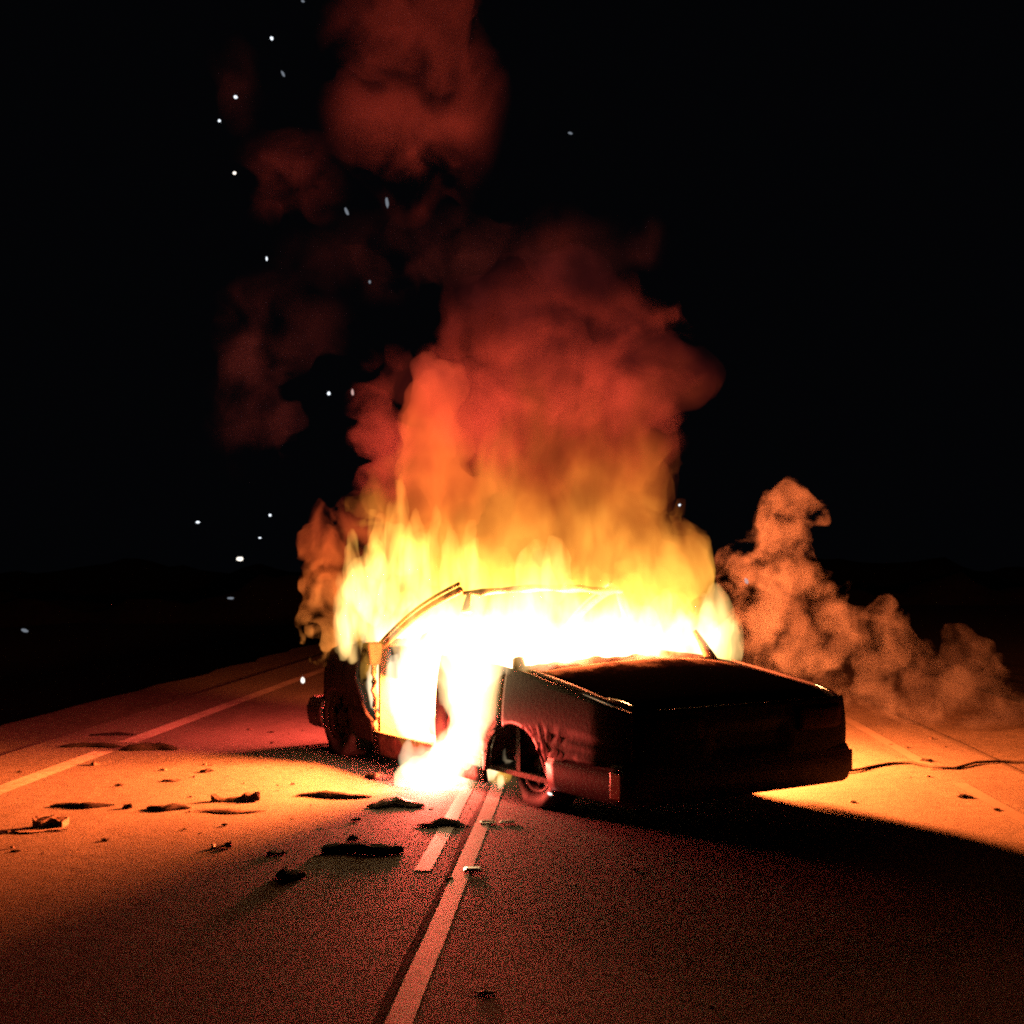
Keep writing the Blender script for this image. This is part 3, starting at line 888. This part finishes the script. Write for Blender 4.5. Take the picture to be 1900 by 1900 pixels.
door = [(C3(1.60, .02, .56), (.18, .08, .34)), (C3(1.40, .02, .60), (.15, .08, .26)), (C3(1.27, .03, .72), (.10, .06, .18)), (C3(1.5, .02, .82), (.24, .07, .2)),
        (C3(1.66, -.01, .28), (.17, .09, .2)), (C3(1.80, -.05, .11), (.18, .08, .12)), (C3(1.90, -.10, .05), (.09, .09, .07)), (C3(1.5, .0, .34), (.14, .08, .16))]
blob_mesh("door_flame", door, M["flame_door"], fire, .026, .035, .05, 5.5, 4, 3.3, 0.01, 2.0, False, PIL[:3])
outer = [(c, tuple(x + .055 for x in r)) for c, r in core if c[2] > .3]
blob_mesh("outer_flame", outer, M["flame_outer"], fire, .04, .05, .17, 4.4, 4, 1.9, 0.01, 2.2, False, PIL)

# flame tongues: bent leaf-shaped bodies of burning gas
def tongue(base, tip, w, bend=0.0, seed=0):
    base, tip = Vector(base), Vector(tip)
    rs = random.Random(seed); bl = []
    ax = tip - base; side = ax.cross(Vector((0, 1, 0))).normalized()
    for i in range(12):
        t = i / 11.5
        r = w * math.sin(PI * (.34 + .62 * t)) * (1 - t) ** .55 * 1.1
        p = base + ax * t + side * bend * math.sin(PI * t * 1.2)
        bl.append((tuple(p), (max(r, .012), max(r, .012), max(r * 1.6, .05))))
    return blob_mesh("flame_tongue", bl, M["flame_tongue"], fire, .022, .018, .045, 6, 3, seed * 1.7, None, 2.0)
T = [(690, 1120, 700, 985, 9.0, .11, .03), (735, 1090, 722, 975, 8.9, .12, -.04), (750, 1040, 738, 890, 9.0, .085, .03), (762, 1030, 768, 950, 8.9, .05, -.02),
     (770, 1080, 795, 985, 8.8, .11, .03), (830, 1080, 822, 990, 8.7, .08, -.03), (655, 1170, 668, 1050, 9.2, .11, .02), (640, 1195, 628, 1120, 9.3, .07, -.02),
     (710, 1060, 688, 985, 9.0, .06, .02), (672, 1110, 650, 1010, 9.1, .07, .03), (800, 1060, 806, 960, 8.8, .06, .02), (860, 1080, 868, 1010, 8.5, .06, .02), (1010, 1130, 1000, 1010, 8.3, .11, .05), (1030, 1100, 1035, 1040, 8.2, .05, .02), (1060, 1120, 1052, 1065, 8.2, .07, .02), (1130, 1200, 1152, 1110, 8.3, .08, .04),
     (1195, 1210, 1182, 1115, 8.5, .10, -.02), (1225, 1210, 1240, 1130, 8.5, .06, .03), (1270, 1200, 1262, 1120, 8.6, .09, .03), (1320, 1190, 1330, 1115, 8.7, .10, -.02),
     (1340, 1200, 1362, 1165, 8.7, .07, .01), (960, 1150, 950, 1080, 8.2, .08, -.03), (725, 1100, 748, 930, 9.0, .09, -.05), (670, 1150, 640, 1045, 9.2, .10, .05), (700, 1090, 712, 950, 9.1, .06, .03), (890, 1100, 880, 1030, 8.4, .07, .02)]
for k, (x0, y0, x1, y1, d, w, b) in enumerate(T):
    tongue(at(x0, y0, d), at(x1, y1, d), w, b, k + 1)

# the fireball rolling up from the roof, cooling from orange to dark red
fb_ = [(at(900, 1080, 8.9), (.8, .5, .35)), (at(1120, 1070, 8.8), (.75, .5, .35)), (at(1230, 1110, 8.8), (.32, .35, .3)),
       (at(820, 960, 9.0), (.56, .5, .45)), (at(1000, 950, 9.0), (.8, .55, .55)), (at(1160, 960, 8.9), (.46, .45, .5)),
       (at(850, 840, 9.1), (.36, .42, .55)), (at(1000, 820, 9.1), (.7, .5, .55)), (at(1160, 840, 9.0), (.40, .4, .4)),
       (at(830, 730, 9.1), (.25, .3, .3)), (at(1235, 860, 8.9), (.16, .22, .2)), (at(1255, 985, 8.9), (.15, .2, .15)),
       (at(720, 880, 9.3), (.2, .25, .35)), (at(1000, 720, 9.2), (.6, .45, .4)), (at(1150, 680, 9.2), (.48, .4, .36)), (at(1255, 705, 9.1), (.22, .28, .24)),
       (at(1090, 600, 9.3), (.5, .4, .32)), (at(950, 590, 9.3), (.36, .4, .32)), (at(1040, 520, 9.4), (.4, .35, .22))]
blob_mesh("fireball", fb_, M["flame_orange"], fire, .05, .07, .17, 2.8, 4, 4.1, None, 1.3)
rl = [(at(825, 740, 9.0), (.20, .22, .24)), (at(800, 800, 9.0), (.17, .2, .26)), (at(840, 830, 9.0), (.22, .22, .3)), (at(790, 890, 9.0), (.14, .2, .28)), (at(850, 900, 8.9), (.2, .22, .28))]
blob_mesh("rolling_flame", rl, M["flame_roll"], fire, .04, .05, .10, 3.2, 4, 6.6, None, 1.3)
sd = [(at(600, 1010, 9.7), (.2, .25, .22)), (at(640, 1050, 9.6), (.22, .25, .3)), (at(600, 1110, 9.7), (.17, .22, .25)),
      (at(610, 1170, 9.6), (.14, .2, .16)), (at(690, 960, 9.5), (.16, .2, .2))]
blob_mesh("curling_flame", sd, M["flame_side"], fire, .035, .05, .12, 4.0, 4, 2.2)

def flame_lamp(name, loc, power, col, size):
    l = bpy.data.lights.new(name, 'POINT'); l.energy = power; l.color = col; l.shadow_soft_size = size
    o = bpy.data.objects.new(name, l); COL.objects.link(o); o.parent = fire
    o.location = Vector(loc) - Vector(fire.location)
    return o
FC = (1.0, 0.15, 0.026)
flame_lamp("cabin_glow", cw(2.18, .80, .62), 22000, FC, .34)
flame_lamp("doorway_glow", cw(1.92, -.09, .18), 330, (1.0, 0.085, 0.055), .10)
flame_lamp("far_side_glow", cw(1.9, 1.95, .65), 8500, (1.0, 0.17, 0.03), .22)
flame_lamp("rear_window_glow", cw(1.24, .55, .98), 110, (1.0, 0.20, 0.07), .10)
flame_lamp("rear_window_glow", cw(1.24, 1.20, .98), 110, (1.0, 0.20, 0.07), .10)
flame_lamp("bonnet_glow", cw(3.95, .8, 1.0), 1100, (1.0, 0.085, 0.05), .22)
flame_lamp("fireball_glow", at(1000, 960, 8.9), 10, (1.0, 0.08, 0.09), .5)

# ------------------------------------------------------------------ smoke
def smoke(name, label, loc, blobs, mat, vox=.07, k=.09, namp=.1, nsc=2.2, octv=4, seed=0., bil=False, floor=None):
    e = empty(name, loc)
    tag(e, label, "smoke", kind="thing")
    blob_mesh("smoke_body", blobs, mat, e, vox, k, namp, nsc, octv, seed, floor, 1.0, bil)
    return e

smoke("smoke_cloud", "dark red glowing smoke cloud billowing directly above the orange fireball", tuple(at(1030, 760, 9.1)),
      [(at(880, 760, 9.2), (.40, .45, .4)), (at(1000, 740, 9.2), (.65, .55, .5)), (at(1140, 720, 9.2), (.55, .5, .42)),
       (at(1230, 690, 9.1), (.32, .35, .3)), (at(1120, 600, 9.3), (.5, .5, .32)), (at(980, 590, 9.3), (.5, .5, .35)),
       (at(1020, 500, 9.4), (.5, .45, .3)), (at(860, 570, 9.4), (.28, .3, .38)), (at(1280, 710, 9.0), (.18, .2, .28)), (at(1190, 600, 9.2), (.36, .4, .36)), (at(1110, 500, 9.4), (.36, .4, .28)),
       (at(960, 880, 9.1), (.6, .5, .3)), (at(1190, 840, 9.0), (.34, .3, .25)), (at(1245, 850, 9.0), (.16, .2, .18)), (at(1100, 850, 9.1), (.4, .4, .3)), (at(830, 720, 9.1), (.26, .3, .3))],
      M["smoke_red"], .05, .06, .13, 2.1, 4, 3.0, True)
smoke("smoke_plume", "narrow red smoke plume curling up on the left flank of the fireball", tuple(at(690, 850, 9.4)),
      [(at(700, 800, 9.4), (.2, .25, .35)), (at(680, 740, 9.4), (.16, .2, .2)), (at(700, 900, 9.3), (.18, .22, .25)), (at(740, 850, 9.4), (.2, .22, .35)), (at(690, 670, 9.5), (.17, .2, .13)), (at(725, 650, 9.5), (.15, .2, .10))],
      M["smoke_plume"], .04, .05, .13, 3.2, 4, 8.0, True)
smoke("smoke_column", "tall reddish smoke column rising out of the top of the picture", tuple(at(760, 250, 9.8)),
      [(at(772, 330, 9.7), (.22, .25, .34)), (at(772, 375, 9.7), (.16, .2, .24)), (at(740, 240, 9.8), (.48, .4, .4)), (at(670, 230, 9.8), (.28, .3, .28)),
       (at(800, 150, 9.9), (.5, .45, .4)), (at(700, 60, 10), (.4, .4, .4)), (at(790, 20, 10), (.45, .4, .4)),
       (at(872, 320, 9.8), (.2, .22, .38)), (at(850, 220, 9.8), (.3, .3, .35)), (at(740, -70, 10), (.5, .4, .4)), (at(770, -150, 10), (.5, .4, .4))],
      M["smoke_top"], .06, .07, .15, 2.4, 5, 6.4)
smoke("smoke_wisp", "dim square-ended smoke wisp left of the tall smoke column", tuple(at(550, 330, 9.6)),
      [(at(545, 320, 9.6), (.28, .28, .28)), (at(575, 365, 9.6), (.2, .22, .2)), (at(515, 300, 9.6), (.16, .2, .16)), (at(600, 400, 9.6), (.14, .2, .12)), (at(505, 370, 9.6), (.12, .2, .16))], M["smoke_wisp"], .045, .05, .17, 3.4, 5, 6.0)
smoke("smoke_wisp", "faint long smoke wisp hanging far left of the fireball", tuple(at(450, 650, 9.6)),
      [(at(490, 560, 9.6), (.34, .3, .34)), (at(450, 640, 9.6), (.30, .3, .34)), (at(440, 730, 9.6), (.26, .28, .34)),
       (at(445, 800, 9.6), (.22, .25, .24)), (at(515, 650, 9.7), (.18, .22, .16)), (at(490, 770, 9.7), (.16, .2, .13)), (at(425, 870, 9.6), (.13, .18, .16)), (at(590, 540, 9.6), (.3, .3, .34))], M["smoke_thin"], .05, .06, .20, 3.0, 5, 7.0)
smoke("smoke_wisp", "very faint purple smoke puff near the uppermost sparks", tuple(at(440, 150, 9.6)),
      [(at(425, 120, 9.6), (.22, .25, .2)), (at(455, 200, 9.6), (.18, .25, .26))], M["smoke_thin"], .06, .07, .1, 2.8, 3, 9.0)
smoke("smoke_wisp", "faint smoke layer between the column and the big cloud", tuple(at(700, 480, 9.7)),
      [(at(680, 500, 9.7), (.35, .35, .25)), (at(800, 440, 9.8), (.45, .35, .24)), (at(950, 450, 9.7), (.45, .35, .24)), (at(560, 470, 9.7), (.35, .35, .2)),
       (at(1080, 460, 9.6), (.4, .3, .2))], M["smoke_thin"], .08, .09, .14, 2.4, 3, 10.0)
smoke("smoke_wisp", "little grey smoke tuft at the upper right of the big cloud", tuple(at(1195, 455, 9.6)),
      [(at(1200, 450, 9.6), (.17, .18, .17)), (at(1175, 475, 9.6), (.13, .15, .13))], M["smoke_thin"], .06, .07, .08, 2.8, 3, 12.0)
smoke("smoke_bank", "brown fire-lit smoke bank rolling along the ground right of the car", tuple(at(1600, 1360, 11.0)),
      [(at(1465, 960, 10.6), (.20, .22, .20)), (at(1455, 1020, 10.6), (.24, .3, .22)), (at(1420, 1060, 10.6), (.26, .3, .2)), (at(1370, 1070, 10.6), (.16, .2, .16)), (at(1490, 1050, 10.7), (.2, .25, .22)),
       (at(1400, 1150, 10.4), (.3, .3, .3)), (at(1510, 1140, 10.7), (.34, .35, .3)), (at(1480, 1230, 10.5), (.38, .35, .28)), (at(1600, 1200, 10.8), (.34, .35, .28)),
       (at(1640, 1140, 11), (.1, .14, .14)), (at(1600, 1280, 10.7), (.35, .35, .22)), (at(1700, 1250, 11), (.26, .3, .2)), (at(1790, 1215, 11.2), (.18, .22, .17)),
       (at(1790, 1290, 11), (.3, .3, .27)), (at(1840, 1290, 11), (.22, .25, .2)), (at(1720, 1310, 10.9), (.3, .3, .16)), (at(1880, 1350, 11), (.22, .25, .16)), (at(1990, 1380, 11), (.3, .25, .2)), (at(1850, 1340, 11), (.35, .3, .2)), (at(1760, 1310, 11), (.35, .3, .2)), (at(1930, 1340, 11.2), (.35, .3, .2))],
      M["smoke_low"], .04, .05, .15, 3.6, 5, 2.0, False, 0.02)

# ------------------------------------------------------------------ cable across the right lane
pts = []
for (x, y) in ((1560, 1436), (1590, 1432), (1620, 1424), (1650, 1419), (1690, 1418), (1730, 1427), (1770, 1428), (1810, 1418), (1850, 1416), (1890, 1416), (1930, 1419), (1980, 1414), (2050, 1420)):
    p = on_ground(x, y); pts.append(Vector((p.x, p.y, .012 + .004 * math.sin(x))))
V, Fc = tube(pts, .010, 8)
tag(mesh_obj("cable", V, Fc, M["cable"]), "thin dark cable lying in a wavy line across the right lane", "cable")

# ------------------------------------------------------------------ debris
def chunk(name, label, px, py, w, hgt, dep, seed, mat, style="slab", rz=0.0, cat="debris", group="burnt debris scattered on the left lane"):
    """a piece of crumpled wreckage; w across, hgt up, dep deep (metres)"""
    p = on_ground(px, py); rs = random.Random(seed)
    n = 18; V, Fc = [], []; rows = 6
    ph = [rs.uniform(0, 6.3) for _ in range(6)]
    for i in range(n + 1):
        t = i / n; s = 2 * t - 1
        if style == "leaf": hw = (1 - abs(s) ** 1.6); hh = (1 - abs(s) ** 1.3) * .85 + .1
        elif style == "bar": hw = 1 - abs(s) ** 8 * .6; hh = 1 - abs(s) ** 10 * .5
        elif style == "hook": hw = .8 + .2 * math.sin(ph[0] + 3 * s); hh = .35 + .65 * max(0, (abs(s + .1) - .55) / .45) + .5 * math.exp(-((s - .45) / .16) ** 2)
        elif style == "box": hw = 1; hh = 1 - .25 * t
        else: hw = (1 - abs(s) ** 3.0) * .8 + .2; hh = (1 - abs(s) ** 2.4) * .75 + .2
        hh *= 1 + .12 * math.sin(ph[1] + 5 * s) + .06 * math.sin(ph[2] + 12 * s)
        hw *= 1 + .18 * math.sin(ph[3] + 5 * s)
        x = s * w / 2
        y0 = dep * .22 * math.sin(ph[4] + 3.2 * s)
        for k in range(rows):
            q = 2 * k / (rows - 1) - 1
            y = y0 + q * dep / 2 * hw
            z = hgt * hh * ((1 - q ** 4 * .6) if style != "box" else 1) * (1 + .07 * math.sin(ph[5] + 5 * q + 5 * s))
            V.append(Vector((x + .01 * math.sin(8 * q + ph[2]), y, max(z, .006))))
    for i in range(n + 1):
        for k in range(rows):
            b = V[i * rows + k]; V.append(Vector((b.x, b.y * .96, .002)))
    off = (n + 1) * rows
    for i in range(n):
        for k in range(rows - 1):
            a = i * rows + k
            Fc.append((a, a + 1, a + rows + 1, a + rows)); Fc.append((off + a, off + a + rows, off + a + rows + 1, off + a + 1))
        a = i * rows; Fc.append((a, a + rows, off + a + rows, off + a))
        a = i * rows + rows - 1; Fc.append((a, off + a, off + a + rows, a + rows))
    for i in (0, n):
        for k in range(rows - 1):
            a = i * rows + k; Fc.append((a, a + 1, off + a + 1, off + a))
    o = mesh_obj(name, V, Fc, mat, None, (p.x, p.y, .003), False)
    o.rotation_euler = (0, 0, rz)
    tag(o, label, cat, group)
    return o

def W_(x0, x1, y): return (x1 - x0) / F_PX * (CAM_H * F_PX / (y - HOR))
def HH(dy, y): return dy / F_PX * (CAM_H * F_PX / (y - HOR))
D = [("charred_strip", "long thin charred strip lying across the left edge line", 172, 1386, 118, 9, .10, "slab", "char"),
     ("charred_scrap", "thick black oval panel beside the left edge line", 278, 1391, 104, 15, .14, "slab", "char"),
     ("charred_strip", "faint dark sliver beyond the left edge line", 212, 1364, 84, 5, .08, "slab", "char"),
     ("charred_strip", "thin flat strip left of a small lump and a dark oval", 152, 1497, 112, 9, .09, "slab", "char"),
     ("debris_lump", "small round lump between the thin strip and the dark oval", 238, 1500, 17, 10, .05, "slab", "char"),
     ("charred_scrap", "dark oval scrap right of the small lump", 311, 1502, 80, 11, .10, "slab", "char"),
     ("broken_box", "boxy brown fragment nearest the left picture edge", 95, 1534, 56, 22, .10, "box", "scrap"),
     ("pale_sheet", "thin pale sheet lying in front of the boxy brown fragment", 75, 1542, 92, 3, .12, "leaf", "pale"),
     ("bent_scrap", "bent hook-shaped scrap in the middle of the lit lane", 438, 1486, 84, 19, .09, "hook", "scrap"),
     ("charred_strip", "longest flat black strip lying nearest the front wheel", 619, 1479, 142, 11, .10, "slab", "char"),
     ("bent_scrap", "twisted dark scrap right of the longest black strip", 735, 1497, 102, 18, .12, "slab", "scrap"),
     ("charred_scrap", "leaf-shaped black scrap beside the dashed line", 821, 1533, 98, 15, .12, "leaf", "char"),
     ("scorched_bar", "thick black bar with a pale crumb on its top", 673, 1582, 150, 19, .10, "bar", "char"),
     ("debris_lump", "black rounded lump lying nearest the camera", 538, 1630, 54, 22, .12, "slab", "char"),
     ("debris_lump", "low brown crumb between the black bar and the black lump", 512, 1586, 34, 8, .06, "slab", "scrap"),
     ("bent_scrap", "small bent brown flake left of the low brown crumb", 412, 1573, 36, 13, .05, "hook", "scrap"),
     ("debris_lump", "small dark flake on the brightest part of the lane", 383, 1433, 22, 7, .06, "slab", "char"),
     ("charred_strip", "slender brown sliver just in front of the small dark flake", 318, 1450, 34, 5, .05, "slab", "scrap"),
     ("debris_lump", "tiny flake near the end of the left edge line", 176, 1420, 18, 8, .05, "slab", "scrap"),
     ("charred_strip", "faint brown smear of scrap in front of the hook-shaped scrap", 425, 1507, 130, 5, .09, "leaf", "scrap"),
     ("debris_lump", "tiny crumb in front of the longest black strip", 660, 1524, 14, 7, .03, "slab", "scrap"),
     ("debris_lump", "crumb standing behind the thick black bar", 655, 1560, 20, 12, .04, "slab", "pale"),
     ("debris_lump", "scorched lumps lying under the car sill", 700, 1444, 50, 13, .10, "slab", "scrap"),
     ("bent_scrap", "dark flake lying on the right edge line beyond the cable", 1720, 1413, 22, 6, .05, "slab", "char"),
     ("charred_strip", "dark flake on the right edge line nearest the camera", 1790, 1480, 26, 6, .06, "slab", "char")]
for k, (nm, lb, x, y, wpx, hpx, dep, stl, mt) in enumerate(D):
    right = x > 1500
    chunk(nm, lb, x, y, W_(0, wpx, y), HH(hpx, y) * .8, dep, k + 20, M[mt], stl, random.uniform(-.12, .12),
          "debris", "dark flakes on the right edge line" if right else "burnt debris scattered on the left lane")
# fine grit and crumbs over both lanes
def grit():
    bm = bmesh.new(); rs = random.Random(5)
    for i in range(170):
        t = rs.random()
        x, y = (rs.uniform(-3.6, -.2), rs.uniform(5.5, 11)) if t < .7 else (rs.uniform(1.8, 3.6), rs.uniform(6.8, 10.5)) if t < .9 else (rs.uniform(-1.2, 1.2), rs.uniform(3.6, 6))
        s = .004 + .014 * rs.random() ** 3
        r = bmesh.ops.create_icosphere(bm, subdivisions=1, radius=s)
        sx, sy, sz = rs.uniform(.6, 2.4), rs.uniform(.6, 1.6), rs.uniform(.3, .8)
        for v in r["verts"]:
            v.co = Vector((x + v.co.x * sx * rs.uniform(.8, 1.2), y + v.co.y * sy, max(.002, s * sz * .8 + v.co.z * sz)))
    o = bm_obj("grit", bm, M["scrap"]); tag(o, "fine burnt grit strewn over the road", "grit", kind="stuff")
grit()

# ------------------------------------------------------------------ embers and sparks in the air
def ember(x, y, d, wpx, hpx, label, mat="ember", rot=0.0, name="spark"):
    s = d / F_PX
    bm = bmesh.new(); r = bmesh.ops.create_icosphere(bm, subdivisions=2, radius=.5)
    rs = random.Random(int(x * 7 + y))
    for v in bm.verts:
        j = rs.uniform(.85, 1.15)
        v.co = Vector((v.co.x * wpx * s * j, v.co.y * min(wpx, hpx) * s, v.co.z * hpx * s * j)) * .75
    o = bm_obj(name, bm, M[mat], None, at(x, y, d), True)
    o.rotation_euler = (0, rot, 0)
    tag(o, label, "spark", "sparks flying in the dark")
E_ = [(1020, 1473, 7.05, 14, 7, "tiny painted-in white glint at the foot of the rear tyre", "ember_warm", .4),  # a glint, painted in as a small glowing body
      (504, 71, 8.5, 8, 9, "second highest white spark, high left of the smoke column", "ember", 0),
      (562, 2, 8.5, 9, 6, "spark at the very top edge of the picture", "ember_dim", .4),
      (525, 137, 8.4, 6, 17, "tilted streak-shaped spark below the second highest spark", "ember_dim", -.5),
      (437, 180, 8.6, 10, 8, "white spark beside the very faint purple smoke puff", "ember", .3),
      (407, 224, 8.6, 7, 7, "leftmost small blue-white spark of the upper sparks", "ember", 0),
      (435, 321, 8.7, 9, 8, "round white spark left of the dim square-ended wisp", "ember_warm", 0),
      (718, 376, 8.6, 8, 26, "long upright pale spark under the tall smoke column", "ember_dim", -.1),
      (643, 392, 8.6, 8, 20, "dim slanting spark left of the long upright one", "ember_dim", -.4),
      (495, 480, 8.7, 5, 11, "thin upright white spark above the faint long wisp", "ember", -.1),
      (1058, 247, 9.5, 12, 6, "lone spark right of the tall smoke column", "ember_dim", .2),
      (610, 730, 8.6, 8, 9, "white spark below the small reddish smoke puff", "ember", .5),
      (654, 728, 8.6, 6, 16, "pinkish spark on the edge of the red smoke left side", "ember_pink", -.1),
      (686, 523, 8.6, 6, 8, "tiny faint spark in the gap between the smoke clouds", "ember_dim", 0),
      (1261, 937, 8.4, 6, 6, "tiny blue-white spark at the fireball right side", "ember", 0),
      (367, 969, 8.8, 10, 6, "blue-white spark farthest left at mid height", "ember", 0),
      (501, 956, 8.8, 7, 7, "small square white spark above the bright flake", "ember", 0),
      (482, 998, 8.8, 7, 4, "small blue spark just above the bright flake", "ember", 0),
      (445, 1037, 8.8, 18, 10, "largest bright oblong flake left of the fire", "ember_warm", 0),
      (428, 1110, 9.5, 16, 6, "dim flat spark below the bright oblong flake", "ember_dim", 0),
      (46, 1170, 10.0, 18, 8, "pale spark low at the far left picture edge", "ember_dim", .3),
      (562, 1262, 9.3, 10, 16, "white glint close to the front wheel of the car", "ember_warm", 0),
      (1385, 1078, 9.8, 9, 16, "pinkish spark at the smoke bank left side", "ember_pink", -.4)]
for e in E_: ember(e[0], e[1], e[2], e[3], e[4], e[5], e[6], e[7])
